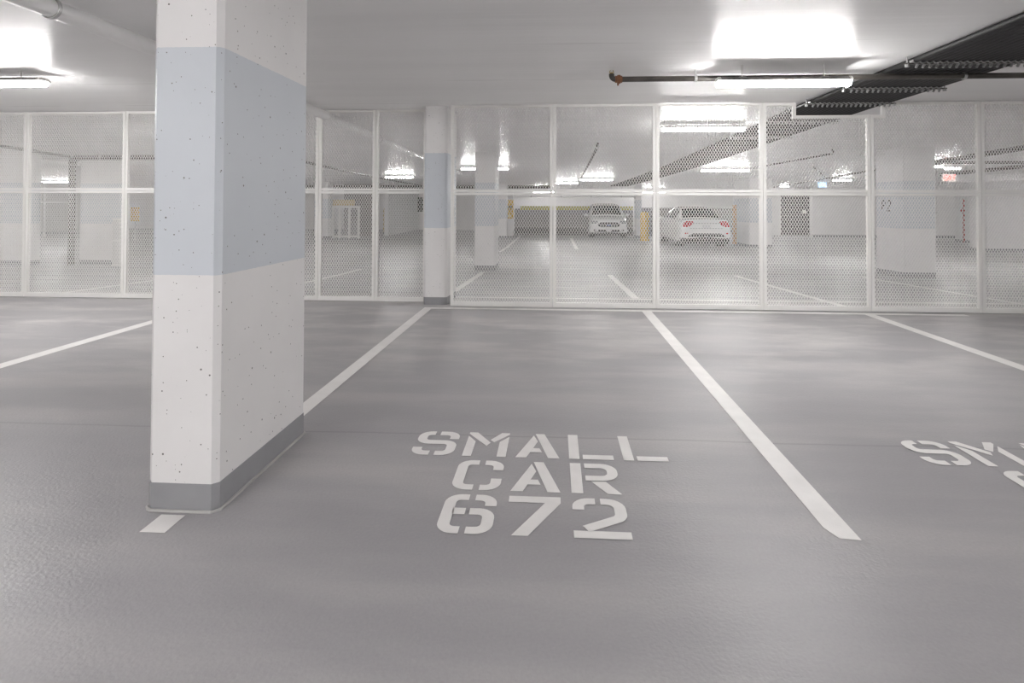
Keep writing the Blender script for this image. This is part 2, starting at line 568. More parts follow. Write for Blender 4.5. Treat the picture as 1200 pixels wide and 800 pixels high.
def glyph(ch):
    w, h, t = LW, LH, LT
    e = t / 2
    r = .042
    m = h * .53
    if ch == 'S':
        p1 = [(w - e, h - .092)] + arc(w - e - r, h - e - r, r, 0, 90) + [(w * .50, h - e)]
        p2 = [(w * .38, h - e)] + arc(e + r, h - e - r, r, 90, 180) + arc(e + r, m + r, r, 180, 270) + arc(w - e - r, m - r, r, 90, 0) + arc(w - e - r, e + r, r, 0, -90) + [(w * .56, e)]
        p3 = [(w * .44, e)] + arc(e + r, e + r, r, 270, 180) + [(e, .085)]
        return stroke(p1) + stroke(p2) + stroke(p3)
    if ch == 'C':
        p1 = [(w * .45, h - e)] + arc(e + r, h - e - r, r, 90, 180) + arc(e + r, e + r, r, 180, 270) + [(w * .45, e)]
        p2 = [(w * .58, h - e)] + arc(w - e - r, h - e - r, r, 90, 0) + [(w - e, h - .095)]
        p3 = [(w * .58, e)] + arc(w - e - r, e + r, r, -90, 0) + [(w - e, .105)]
        return stroke(p1) + stroke(p2) + stroke(p3)
    if ch == 'A':
        return [[(.42 * w, h), (.64 * w, h), (w, 0), (.74 * w, 0)],
                [(0, 0), (.25 * w, 0), (.49 * w, .66 * h), (.38 * w, .93 * h)],
                [(.33 * w, .22 * h), (.60 * w, .22 * h), (.535 * w, .38 * h), (.39 * w, .38 * h)]]
    if ch == 'M':
        return [[(0, 0), (.21 * w, 0), (.21 * w, .60 * h), (0, .84 * h)],
                [(.79 * w, 0), (w, 0), (w, .84 * h), (.79 * w, .60 * h)],
                [(0, h), (.20 * w, h), (.58 * w, .56 * h), (.50 * w, .42 * h), (0, .93 * h)],
                [(.80 * w, h), (w, h), (w, .93 * h), (.66 * w, .58 * h), (.56 * w, .68 * h)]]
    if ch == 'L':
        return [[(0, 0), (.235 * w, 0), (.235 * w, h), (0, h)], [(.31 * w, 0), (w, 0), (w, .17 * h), (.31 * w, .17 * h)]]
    if ch == 'R':
        q = [[(0, 0), (.235 * w, 0), (.235 * w, h), (0, h)]]
        rr = .05
        b = [(.31 * w, h - e)] + arc(w - e - rr, h - e - rr, rr, 90, 0) + arc(w - e - rr, .45 * h + e + rr - .012, rr, 0, -90) + [(.31 * w, .45 * h + e - .012)]
        return q + stroke(b) + [[(.42 * w, .38 * h), (.72 * w, .38 * h), (w, 0), (.72 * w, 0)]]
    if ch == '6':
        p1 = [(w * .45, h - e)] + arc(e + r, h - e - r, r, 90, 180) + arc(e + r, e + r, r, 180, 270) + [(w * .42, e)]
        p2 = [(w * .57, h - e)] + arc(w - e - r, h - e - r, r, 90, 0) + [(w - e, h - .085)]
        p3 = [(w * .2, .56 * h - e * .2), (w * .44, .56 * h - e * .2)]
        p4 = [(w * .52, .56 * h - e * .2)] + arc(w - e - r, .55 * h - r - .001, r, 90, 0) + arc(w - e - r, e + r, r, 0, -90) + [(w * .53, e)]
        return stroke(p1) + stroke(p2) + stroke(p3) + stroke(p4)
    if ch == '7':
        return [[(0, h), (w, h), (w, .83 * h), (0, .83 * h)], [(.70 * w, .83 * h), (w, .83 * h), (.42 * w, 0), (.13 * w, 0)]]
    if ch == '2':
        p1 = [(e, h - .088)] + arc(e + r, h - e - r, r, 180, 90) + [(w * .44, h - e)]
        rr = .05
        p2 = [(w * .54, h - e)] + arc(w - e - rr, h - e - rr, rr, 90, 0) + arc(w - e - rr, .60 * h, rr, 0, -45) + [(w * .22, .21 * h)]
        return stroke(p1) + stroke(p2) + [[(.0, 0), (w, 0), (w, .165 * h), (.0, .165 * h)]]
    return []


def lettering(label, rows, flip=False, m=M_LINE):
    x, y = rows[0][1], rows[0][2]
    t = thing('stencil_lettering', label, 'floor lettering', (x, y, fl(y)), kind='thing')
    for txt, x0, y0, hh in rows:
        g = G()
        for i, ch in enumerate(txt):
            for q in glyph(ch):
                v = []
                for (a, b) in q:
                    dx, dy = a + .2515 * i, b * hh / LH
                    X, Y = (x0 - dx, y0 - dy) if flip else (x0 + dx, y0 + dy)
                    v.append((X, Y, fl(Y) + .0025))
                g.add(v, [tuple(range(len(v)))])
        o = mesh_obj('number_lettering' if txt.isdigit() else 'word_lettering', g, m, t, fix=False)
        for p in o.data.polygons:       # every face looks up
            if p.normal.z < 0:
                p.flip()
    return t


lettering('white stencilled words SMALL CAR 672 on the grey floor in the middle stall',
          [('SMALL', -.685, 2.765, .285), ('CAR', -.432, 2.44, .28), ('672', -.432, 2.115, .285)])
lettering('white stencilled SMALL CAR running out of the frame on the neighbouring stall', [('SMALL', 1.715, 2.815, .28), ('CAR', 1.967, 2.49, .28)])
for cx, lab in ((-.2, 'worn SMALL CAR lettering upside down behind the fence, left of the line to the minivan'),
                (2.25, 'worn SMALL CAR lettering upside down behind the fence, in front of the white sedan'),
                (-2.75, 'worn SMALL CAR lettering upside down behind the fence, left of the fence column')):
    lettering(lab, [('SMALL', cx + .62, 11.35, .28), ('CAR', cx + .37, 11.68, .28)], True, M_FADE)


# ------------------------------------------------------------------ mesh fence
def diamonds(g, x0, x1, z0, z1, y, cw=.031, chh=.054, sw=.0054, th=.003):
    n = max(1, round((x1 - x0) / (cw / 2)))
    dx = (x1 - x0) / n
    m = max(2, round((z1 - z0) / (chh / 2)))
    dz = (z1 - z0) / m
    v, f = [], []
    for i in range(n):
        xc = x0 + (i + .5) * dx
        yo = y + (.0009 if i % 2 else -.0009)
        k0 = len(v)
        for k in range(m + 1):
            x = xc + (dx / 2) * (1 if (i + k) % 2 else -1)
            z = z0 + k * dz
            v += [(x - sw / 2, yo - th, z), (x + sw / 2, yo - th, z), (x + sw / 2, yo + th, z), (x - sw / 2, yo + th, z)]
        for k in range(m):
            a = k0 + 4 * k
            f += [(a, a + 1, a + 5, a + 4), (a + 1, a + 2, a + 6, a + 5), (a + 2, a + 3, a + 7, a + 6), (a + 3, a, a + 4, a + 7)]
    g.add(v, f)


def fence_panel(label, x0, x1, y, top, notch=None, lnotch=None, zr=1.325, fw=.034):
    """notch = (x where it starts, z of its sill)"""
    t = thing('fence_panel', label, 'fence panel', ((x0 + x1) / 2, y, 0), 'white mesh fence panels')
    d = .02
    x0 += .0025
    x1 -= .0025
    g = G()
    ztop1 = notch[1] if notch else top
    g.box(x0, x0 + fw, y - d, y + d, 0.004, lnotch[1] - fw if lnotch else top)
    g.box(x1 - fw, x1, y - d, y + d, 0.004, ztop1 - (fw if notch else 0))
    g.box(x0 + fw, x1 - fw, y - d, y + d, .004, .056)
    if notch:
        g.box(x0 + fw, notch[0], y - d, y + d, top - fw, top)
        g.box(notch[0] - fw, notch[0], y - d, y + d, notch[1], top - fw)
        g.box(notch[0] - fw, x1, y - d, y + d, notch[1] - fw, notch[1])
    elif lnotch:
        g.box(lnotch[0] + fw, x1 - fw, y - d, y + d, top - fw * .8, top)
        g.box(lnotch[0], lnotch[0] + fw, y - d, y + d, lnotch[1], top)
        g.box(x0, lnotch[0] + fw, y - d, y + d, lnotch[1] - fw, lnotch[1])
    else:
        g.box(x0 + fw, x1 - fw, y - d, y + d, top - fw * .8, top)
    mesh_obj('frame', g, M_FENCE, t)
    g = G()
    g.box(x0 + fw, x1 - fw, y - d, y + d, zr + .003, zr + .032)
    g.box(x0 + fw, x1 - fw, y - d, y + d, zr - .032, zr - .003)
    mesh_obj('mid_rail', g, M_FENCE, t)
    g = G()
    diamonds(g, x0 + fw, x1 - fw, .056, zr - .032, y)
    mesh_obj('lower_mesh', g, M_MESH, t, fix=False)
    g = G()
    if notch:
        diamonds(g, x0 + fw, notch[0] - fw, zr + .032, top - fw, y)
        diamonds(g, notch[0] - fw, x1 - fw, zr + .032, notch[1] - fw, y)
    elif lnotch:
        diamonds(g, x0 + fw, lnotch[0] + fw, zr + .032, lnotch[1] - fw, y)
        diamonds(g, lnotch[0] + fw, x1 - fw, zr + .032, top - fw * .8, y)
    else:
        diamonds(g, x0 + fw, x1 - fw, zr + .032, top - fw * .8, y)
    mesh_obj('upper_mesh', g, M_MESH, t, fix=False)
    return t


FY, FYL = 6.83, 7.1
xs = [-1.213, -.02, 1.158, 2.354, 3.533, 4.718, 5.92, 7.1]
labs = ['white mesh fence panel directly right of the fence column', 'white mesh fence panel with the white minivan showing through it',
        'white mesh fence panel with the white sedan showing through it', 'white mesh fence panel notched at its top for the black conduits',
        'white mesh fence panel with the P2 column showing through it', 'white mesh fence panel at the far right end, with the red standpipe behind',
        'white mesh fence panel at the very right, past the standpipe']
for i, lab in enumerate(labs[:6]):
    fence_panel(lab, xs[i], xs[i + 1], FY, 2.345, (2.72, 2.20) if i == 3 else None, (3.66, 2.20) if i == 4 else None)
xl = [-7.98, -6.70, -5.39, -4.14, -2.90, -2.19, -1.56]
labs = ['white mesh fence panel at the very left end of the fence', 'white mesh fence panel with the grey drain pipe showing through it',
        'white mesh fence panel just past the drain pipe, passing behind the near column', 'white mesh fence panel half hidden by the right side of the near column',
        'narrow white mesh fence panel with the caged enclosure showing through it', 'narrow white mesh fence panel butting against the left of the fence column']
for i, lab in enumerate(labs):
    fence_panel(lab, xl[i], xl[i + 1], FYL, 2.34, zr=1.345)


# ------------------------------------------------------------------ lamps
def lamp(label, c, length, stem=True, w=.085, rot=0.):
    """a linear batten along X; c = middle of the glowing part"""
    c = Vector(c)
    t = thing('fluorescent_lamp', label, 'ceiling lamp', (c.x, c.y, c.z), 'fluorescent ceiling lamps')
    hl = length / 2

    def sect(pts, x0, x1):
        return G().prism([(c.y + a, c.z + b) for a, b in pts], 'x', c.x + x0, c.x + x1)
    h = w / 2
    diff = [(-h, .012), (-h, .002), (-h * .9, -.016), (-h * .6, -.030), (h * .6, -.030), (h * .9, -.016), (h, .002), (h, .012)]
    mesh_obj('diffuser', sect(diff, -hl, hl), M_DIFF, t)
    top = [(-h * 1.55, .0125), (h * 1.55, .0125), (h * 1.55, .0165), (h * .80, .044), (-h * .80, .044), (-h * 1.55, .0165)]
    mesh_obj('housing', sect(top, -hl + .02, hl - .02), M_HOUSE, t)
    cap = [(-h * 1.57, .0125), (h * 1.57, .0125), (h * 1.57, .018), (h * .82, .046), (-h * .82, .046), (-h * 1.57, .018)]
    mesh_obj('end_cap', sect(cap, -hl - .003, -hl + .02), M_FENCE, t)
    mesh_obj('end_cap', sect(cap, hl - .02, hl + .003), M_FENCE, t)
    top_z = ce(c.y)
    if top_z - c.z - .05 > .006 and stem:
        for s_ in (-1, 1):
            x = c.x + s_ * hl * .62
            mesh_obj('hanger', G().tube([(x, c.y, c.z + .042), (x, c.y, top_z + .001)], .006, 8).box(x - .03, x + .03, c.y - .02, c.y + .02, c.z + .042, c.z + .050), M_FENCE, t)
    return t


def lamp_px(label, x0, x1, y, off=.125, length=None, stem=True):
    p = ceil_hit((x0 + x1) / 2, y, off)
    L = length or abs(aty(x1, y, p.y).x - aty(x0, y, p.y).x)
    return lamp(label, p, L, stem)


L1 = lamp_px('glowing fluorescent lamp hanging in front of the fence beside the black sprinkler pipe', 840, 995, 97, .152)
p = ceil_hit(52, 97, .10)
lamp('glowing fluorescent lamp cut by the left edge, near the white ceiling pipe', (p.x - .58, p.y, p.z), 1.16)
lamp_px('fluorescent lamp just behind the fence, above the white sedan', 776, 872, 151, .09)
lamp_px('fluorescent lamp below the dark conduits behind the fence', 822, 877, 199.5, .09)
lamp_px('fluorescent lamp half hidden by the slim column behind the fence', 541, 595, 197.5, .09)
lamp_px('fluorescent lamp at the end of the thin sprinkler branch, above the minivan', 680, 718, 210.5, .09)
lamp_px('small far fluorescent lamp left of the one above the minivan', 651, 677, 214.5, .09)
lamp_px('far fluorescent lamp right of the small blue hanging sign', 976, 997, 211, .09)
lamp_px('tiny far fluorescent lamp left of the small blue hanging sign', 912, 924, 218, .07)
lamp_px('far fluorescent lamp above the exit sign', 1108, 1125, 197, .09)
lamp_px('far fluorescent lamp above the white hanging pole', 50, 80, 213, .09)
lamp_px('far fluorescent lamp left of the fence column', 452, 484, 207.5, .09)
for x, y in [(-5.2, -1.9), (2.0, -1.9), (9.2, -1.9), (-12.4, -1.9), (-5.2, -5.2), (2.0, -5.2), (9.2, -5.2)] + [
        (-2.4, -1.0), (1.4, -2.2), (-9.6, 4.9), (-12.5, 9.0), (10.0, 9.0), (-5.7, 9.4), (8.55, 14.5), (15.0, 15.2), (10.9, 11.2), (17.6, 19.5), (22.5, 25.5), (-8.3, 14.5), (-16.5, 15.0), (-11.6, 20.5), (9.2, 28.0), (-15.0, 27.0)]:
    lamp('added unseen fluorescent lamp, brightening the aisle and the stalls beyond the fence', (x, y, ce(y) - .09), 1.2)  # unseen lamps added as fill

for x, lab in ((-.6, 'added low lamp hidden by the fence rail, brightening the wall behind the yellow stripe'), (5.6, 'added low lamp hidden by the fence rail, far behind the white sedan')):
    lamp(lab, (x, 33.6, 1.93), 1.2)  # added lamps, screened by the mid rail, to lift the back wall

# ------------------------------------------------------------------ sprinkler pipe
a, b = ceil_hit(721, 91.2, .078), ceil_hit(1000, 92, .078)
SY, SZ = (a.y + b.y) / 2, a.z
t = thing('sprinkler_pipe', 'black sprinkler pipe with an upturned end, hung across the ceiling before the fence', 'pipe', (a.x, SY, SZ))
mesh_obj('pipe', G().tube([(a.x + .03, SY, SZ), (9.0, SY, SZ)], .024, 16), M_DARKPIPE, t, smooth=True)
mesh_obj('coupling', G().tube([(a.x + .005, SY, SZ), (a.x + .022, SY, SZ), (a.x + .024, SY, SZ), (a.x + .05, SY, SZ), (a.x + .052, SY, SZ), (a.x + .065, SY, SZ)], [.031, .031, .039, .039, .031, .031], 16)
         .tube([(a.x + .03, SY, SZ - .03), (a.x + .03, SY, SZ - .054)], .008, 8), M_RUST, t, smooth=True)
el = arc3((a.x + .01, SY, SZ + .035), .035, -PI / 2, -PI, ((1, 0, 0), (0, 0, 1)))
mesh_obj('elbow', G().tube(el + [el[-1] + Vector((0, 0, .012))], .0235, 16), M_DARKPIPE, t, smooth=True)
e = el[-1] + Vector((0, 0, .012))
g = G().tube([e, e + Vector((0, 0, .012))], .014, 10)
for s_ in (-1, 1):
    g.tube([e + Vector((s_ * .016, 0, .010)), e + Vector((s_ * .017, 0, .018)), e + Vector((s_ * .004, 0, .046))], .0035, 6)
g.tube([e + Vector((-.018, 0, .010)), e + Vector((.018, 0, .010))], .004, 6)
g.tube([e + Vector((0, 0, .044)), e + Vector((0, 0, .049))], .007, 8)
g.tube([e + Vector((0, 0, .049)), e + Vector((0, 0, .051))], .010, 12)
mesh_obj('sprinkler_head', g, M_BRASS, t, smooth=True)
for hx in (Xp(815, SY, 91), Xp(1130, SY, 91)):
    g = G().tube([(hx, SY, SZ + .03), (hx - .004, SY, ce(SY) + .004)], [.007, .004], 8)
    g.tube([(hx + .0, SY, SZ + .06), (hx, SY, SZ + .03)], [.005, .012], 8)
    g.tube([(hx - .011, SY, SZ), (hx + .011, SY, SZ)], .030, 16)
    mesh_obj('hanger', g, M_STEEL, t, smooth=True)

# ------------------------------------------------------------------ white drain pipe on the left
p1, p2 = ceil_hit(95, 21, .075), ceil_hit(497, 186, .075)
WX = (p1.x + p2.x) / 2 - .02
t = thing('ceiling_pipe', 'white drain pipe running along the ceiling past the left of the near column', 'pipe', (WX, 3, 2.26))
ptsw = [(WX, y, ce(y) - .075) for y in (-3, 7.0, 11, 15, 17.5)]
mesh_obj('pipe', G().tube(ptsw, .053, 20), M_WPIPE, t, smooth=True)
for y in (3.12, 6.1, 9.3):
    c = Vector((WX, y, ce(y) - .075))
    g = G()
    ring = arc3(c, .058, PI * .62, PI * 2.3, ((1, 0, 0), (0, 0, 1)), 18)
    for dy in (-.007, .007):
        g.tube([q + Vector((0, dy, 0)) for q in ring], .005, 6)
    g.tube([q for q in ring], .006, 6)
    g.tube([c + Vector((.03, 0, .05)), c + Vector((.02, 0, .08))], .006, 8)
    mesh_obj('clamp', g, M_STEEL, t, smooth=True)
for y in (8.2, 14.2):
    mesh_obj('coupling', G().tube([(WX, y, ce(y) - .075), (WX, y + .1, ce(y + .1) - .075)], .059, 20), M_WPIPE, t, smooth=True)

# ------------------------------------------------------------------ the black conduits overhead
BX0, BX1, NC = 2.79, 3.65, 17
ordn = ['first', 'second', 'third', 'fourth', 'fifth', 'sixth', 'seventh', 'eighth', 'ninth', 'tenth', 'eleventh', 'twelfth', 'thirteenth', 'fourteenth', 'fifteenth', 'sixteenth', 'seventeenth']
cxs = [BX0 + (BX1 - BX0) * (i + .5) / NC for i in range(NC)]
for i, x in enumerate(cxs):
    rr = .0225 + .001 * random.random()
    pts = []
    y = 1.5
    ph = random.random() * 6
    amp = .0012
    while y < 30:
        pts.append((x + amp * math.sin(y * 1.1 + ph), y, ce(y) - .0262 - .001 * math.sin(y * 3.1 + ph)))
        y += .45
    o = mesh_obj('conduit', G().tube(pts, rr, 10), M_CONDUIT, loc=(x, 5, 2.29), smooth=True)
    tag(o, 'black conduit on the ceiling, %s from the side facing the near column' % ordn[i], 'conduit', 'black conduits hung in a row')
for y, lab in ((4.77, 'row of steel clamps under the black conduits, nearest to the camera'), (5.79, 'row of steel clamps under the black conduits, beside the glowing lamp'),
               (6.62, 'row of steel clamps under the black conduits, just above the fence notch'), (7.9, 'row of steel clamps under the black conduits, first behind the fence'),
               (9.4, 'row of steel clamps under the black conduits, second behind the fence')):
    t = thing('conduit_hanger', lab, 'conduit hanger', ((BX0 + BX1) / 2, y, ce(y) - .08), 'conduit hangers')
    z = ce(y) - .0262
    mesh_obj('channel', G().box(BX0 - .05, BX1 + .05, y - .014, y + .014, z - .034, z - .0255), M_DARKPIPE, t)
    for s_, x in ((-1, BX0 - .035), (1, BX1 + .035)):
        mesh_obj('hanger_rod', G().tube([(x, y, z - .05), (x, y, ce(y) + .004)], .006, 8).tube([(x, y, z - .055), (x, y, z - .03)], .016, 6), M_STEEL, t)
    for x in cxs:
        c = Vector((x, y, z))
        g = G()
        for dy in (-.016, 0, .016):
            g.tube(arc3(c + Vector((0, dy, 0)), .0285, PI * 1.02, PI * 1.98, ((1, 0, 0), (0, 0, 1)), 10), .0055, 6)
        g.tube([c + Vector((.026, 0, -.018)), c + Vector((.006, 0, -.062))], [.013, .009], 6)
        mesh_obj('clamp', g, M_STEEL, t, smooth=True)


# ------------------------------------------------------------------ pipes beyond the fence
def pipe(label, pts, r, m=M_DARKPIPE, n=10, name='ceiling_pipe', hang=0, cat='pipe'):
    pts = [Vector(p) for p in pts]
    t = thing(name, label, cat, pts[0])
    mesh_obj('pipe', G().tube(pts, r, n), m, t, smooth=True)
    for k in range(hang):
        u = (k + .5) / hang
        i = min(int(u * (len(pts) - 1)), len(pts) - 2)
        q = pts[i].lerp(pts[i + 1], u * (len(pts) - 1) - i)
        mesh_obj('hanger', G().tube([(q.x, q.y, q.z), (q.x, q.y, ce(q.y) + .003)], .008, 6).tube([q + (pts[i + 1] - pts[i]).normalized() * -.02, q + (pts[i + 1] - pts[i]).normalized() * .02], r + .012, n), M_STEEL, t, smooth=True)
    return t


def along(a, b, off, n=6):
    """points under the ceiling between two picture points"""
    A, B = ceil_hit(*a, off), ceil_hit(*b, off)
    return [(A.x + (B.x - A.x) * k / n, A.y + (B.y - A.y) * k / n, ce(A.y + (B.y - A.y) * k / n) - off) for k in range(n + 1)]


q = along((700, 172), (681, 208), .09)
q = [(q[0][0], q[0][1] - .05, q[0][2] + .07), (q[0][0], q[0][1] - .03, q[0][2] + .02)] + q
pipe('thin dark sprinkler branch behind the fence, pointing at the minivan', q, .024, hang=2)
q = along((975, 180), (880, 197), .09)
q = [(q[0][0] + .02, q[0][1], q[0][2] + .08), (q[0][0] + .01, q[0][1], q[0][2] + .015)] + q
pipe('thin dark sprinkler branch behind the fence, ending below the conduits', q, .022, hang=2)
pipe('thin dark pipe behind the fence beside the small blue hanging sign', along((1030, 198), (907, 219), .08), .03)
pipe('short dark pipe stub behind the fence above the blue sign', along((954, 196), (967, 207), .07), .02)
pipe('upper dark pipe in the corner right of the P2 column', along((1090, 191), (1230, 168), .09), .052)
A = ceil_hit(1090, 190.5, .10)
pipe('level thin dark pipe in the corner right of the P2 column', [(A.x, A.y, A.z), (A.x + 4.0, A.y - .05, A.z)], .03)
pipe('lower dark pipe running above the white beam, right of the P2 column', along((1103, 204.5), (1230, 191), .11), .05)
pipe('dark pipe near the ceiling at the left, leading to the drain pipe', along((-30, 166), (82, 183.5), .07), .03)
A, B = ceil_hit(79, 193.5, .1), ceil_hit(44, 189, .1)
pipe('white pipe under the ceiling left of the drain pipe', [(A.x + .6, A.y, A.z), (B.x, B.y, B.z)], .05, M_WPIPE)
pipe('dark pipe slanting down the ceiling behind the left fence run towards the fence column', along((300, 176), (497, 218), .07), .03, hang=3)
z = 27.8
pipe('long dark level pipe far behind the fence, left of the minivan', [(Xp(330, z), z, Zp(219, z, 500)), (Xp(556, z), z, Zp(219, z, 500)), (Xp(648, z), z, Zp(219, z, 500))], .085, hang=5)
z = 28.3
pipe('long white level pipe above the white minivan', [(Xp(605, z), z, Zp(229.6, z)), (Xp(746, z), z, Zp(229.6, z))], .06, M_WPIPE, hang=4)
# grey drain pipe with an elbow
y = GY - .1
xv, zt = Xp(84, y), Zp(184.5, y, 100)
ez = arc3((xv + .16, y, zt - .16), .16, PI, PI / 2, ((1, 0, 0), (0, 0, 1)), 8)
t = thing('drain_pipe', 'thick grey drain pipe dropping to the floor by the wide column at the left', 'pipe', (xv, y, fl(y)))
mesh_obj('downpipe', G().tube([(xv, y, fl(y)), (xv, y, zt - .17)], .067, 16), M_GREY, t, smooth=True)
mesh_obj('elbow', G().tube(ez, .074, 16), M_GREY, t, smooth=True)
mesh_obj('level_pipe', G().tube([(xv + .15, y, zt), (Xp(215, y), y, zt)], .06, 16), M_GREY, t, smooth=True)
mesh_obj('hanger', G().tube([(Xp(118, y), y, zt), (Xp(118, y), y, ce(y) + .003)], .01, 8).tube([(Xp(118, y) - .02, y, zt), (Xp(118, y) + .02, y, zt)], .068, 16), M_STEEL, t, smooth=True)

# ------------------------------------------------------------------ P2 mark
def digits(g, strokes, X, Y, Z, s, t, axis):
    for path in strokes:
        for q in stroke(path, t):
            v = []
            for a, b in q:
                v.append((X, Y - a * s, Z + b * s) if axis == 'x' else (X + a * s, Y, Z + b * s))
            g.add(v, [tuple(range(len(v)))])
    return g


Pp = [[(0, 0), (0, 1), (.5, 1), (.62, .88), (.62, .64), (.5, .52), (0, .52)]]
P2 = [[(.9, .82), (1.0, .97), (1.15, 1), (1.38, 1), (1.5, .88), (1.5, .66), (.9, .0), (1.5, 0)]]
zt = Zp(247, PY0 + .4, 1040)
hgt = Zp(235, PY0 + .4, 1040) - zt
g = digits(G(), Pp + P2, PX0 - .002, PY0 + .72, zt, hgt, .13, 'x')
mesh_obj('lettering', g, M_BLACK, col_p2, fix=False)['label'] = 'dark stencilled P2 mark'

# ------------------------------------------------------------------ far structures
# parapet of the ramp with the yellow stripe
y = 30.5
x0, x1 = Xp(603, y), Xp(742, y)
struct('wall_back_low', G().box(x0, x1, y, y + .25, -.4, Zp(244.6, y)), M_GWALL)
o = struct('trim_1', G().box(x0 + .3, x1, y - .02, y + .27, Zp(246, y), Zp(241.5, y)), M_YSTRIPE)
struct('baseboard_back', G().box(x0, x1, y - .02, y, -.38, Zp(267, y)), mat('dark_base_paint', (.10, .095, .095), .5))
# the right hand back wall, the recess and the dark door
y = 29.5
xa, xb = Xp(952, y), XR
struct('wall_back_right', G().box(xa, xb, y, y + .3, -.4, 2.2), M_WALL)
struct('baseboard_right', G().box(xa, xb, y - .015, y, -.37, -.22), M_BASE)
yd = 31.5
struct('wall_back_inner', G().box(Xp(896, yd), xa, yd, yd + .3, -.4, 2.2), M_WALL)
xd0, xd1 = Xp(915, yd), Xp(948, yd)
dt = struct('door_1', G().box(xd0 + .06, xd1 - .06, yd - .05, yd, -.36, Zp(231, yd, 930)), M_DOOR)
struct('door_frame', G().box(xd0, xd0 + .06, yd - .06, yd, -.36, Zp(230, yd, 930)).box(xd1 - .06, xd1, yd - .06, yd, -.36, Zp(230, yd, 930)).box(xd0, xd1, yd - .06, yd, Zp(231, yd, 930), Zp(229.4, yd, 930)), M_DOOR, parent=dt)
xs_ = Xp(942, yd)
mesh_obj('door_sign', G().box(xs_ - .09, xs_ + .09, yd - .06, yd - .05, Zp(250, yd, 940), Zp(246, yd, 940)), M_FENCE, dt)
mesh_obj('door_handle', G().tube([(xd0 + .16, yd - .05, .66), (xd0 + .16, yd - .1, .66), (xd0 + .28, yd - .1, .66)], .012, 8), M_STEEL, dt)
# grey low wall behind the sedan
y = 32
struct('wall_low', G().box(Xp(752, y), Xp(862, y), y, y + .2, -.4, Zp(243, y)), M_GWALL)
# white beam at the right
A, B = ceil_hit(1110, 206, .12), ceil_hit(1260, 193, .12)
za, zb_ = Zp(214.5, A.y, 1110), Zp(207.5, B.y, 1240)
g = G().add([(A.x, A.y, ce(A.y)), (B.x, B.y, ce(B.y)), (B.x + .4, B.y, ce(B.y)), (A.x + .4, A.y, ce(A.y)),
             (A.x, A.y, za), (B.x, B.y, zb_), (B.x + .4, B.y, zb_), (A.x + .4, A.y, za)],
            [(0, 1, 2, 3), (4, 5, 6, 7), (0, 1, 5, 4), (1, 2, 6, 5), (2, 3, 7, 6), (3, 0, 4, 7)])
struct('trim_2', g, M_WALL)
# a dark wall far left behind the caged enclosure, and the long side wall
p = floor_hit(455, 276)
q = floor_hit(495, 268)
g = G()
ux = Vector((q.x - p.x, q.y - p.y, 0)).normalized()
nx = Vector((-ux.y, ux.x, 0)) * .2
e = q
g.add([(p.x, p.y, -.4), (e.x, e.y, -.4), (e.x + nx.x, e.y + nx.y, -.4), (p.x + nx.x, p.y + nx.y, -.4),
       (p.x, p.y, 2.19), (e.x, e.y, 2.19), (e.x + nx.x, e.y + nx.y, 2.19), (p.x + nx.x, p.y + nx.y, 2.19)],
      [(0, 1, 2, 3), (4, 5, 6, 7), (0, 1, 5, 4), (1, 2, 6, 5), (2, 3, 7, 6), (3, 0, 4, 7)])
struct('wall_side', g, M_WALL)
# dark hedge-like opening at the end of that wall
yo = 35.6
struct('window_1', G().box(Xp(484, yo), Xp(520, yo), yo, yo + .1, Zp(248, yo, 490), Zp(231, yo, 490)), mat('dark_green_glass', (.05, .06, .035), .3))

# caged enclosure: white framed gates with grey mesh
p, q = floor_hit(385, 279.5), floor_hit(419, 276)
t = thing('cage_gate', 'white framed mesh gates of the storage cage between two far columns', 'gate', ((p.x + q.x) / 2, p.y + .2, fl(p.y)))
yg = p.y + .3
xg = [max(CAGE_X, Xp(385, yg))] + [Xp(v_, yg) for v_ in (398, 409.5, 420.5)]
zt = Zp(241.5, yg, 400)
zb = fl(yg) + .05
g = G()
for x in xg:
    g.box(x - .05, x + .05, yg - .03, yg + .03, zb - .06, zt)
for z in (zb, zt - .08):
    g.box(xg[0], xg[-1], yg - .03, yg + .03, z, z + .09)
mesh_obj('frame', g, M_FENCE, t)
g = G()
for i in range(3):
    diamonds(g, xg[i] + .05, xg[i + 1] - .05, zb + .09, zt - .08, yg, .12, .22, .016, .005)
mesh_obj('wire_mesh', g, M_STEEL, t, fix=False)
g = G().box(xg[0], xg[-1] - .2, yg - .05, yg + .05, zt + .02, Zp(234, yg, 400))
mesh_obj('lintel', g, mat('pale_yellow_paint', (.62, .50, .27), .5), t)
# dark bulk behind the cage
struct('wall_far_left', G().box(xg[0] - .3, xg[-1] + .2, yg + 2.2, yg + 2.4, -.4, 2.18), M_GWALL)

# pale yellow guard posts at the near end of the side wall
p = floor_hit(455, 272)
t = thing('guard_posts', 'row of pale yellow posts by the far wall beyond the caged enclosure', 'guard posts', (p.x, p.y, p.z))
for px in (450, 457.8, 462):
    x = Xp(px, p.y)
    mesh_obj('post', G().tube([(x, p.y, p.z), (x, p.y, Zp(246, p.y, 455)), (x, p.y, Zp(244, p.y, 455))], [.045, .045, .02], 10), mat('pale_yellow_paint', (.62, .50, .27), .5), t, smooth=True)
mesh_obj('rail', G().box(Xp(449.4, p.y), Xp(462.6, p.y), p.y - .03, p.y + .03, Zp(247.5, p.y, 455), Zp(246, p.y, 455)), M_FENCE, t)

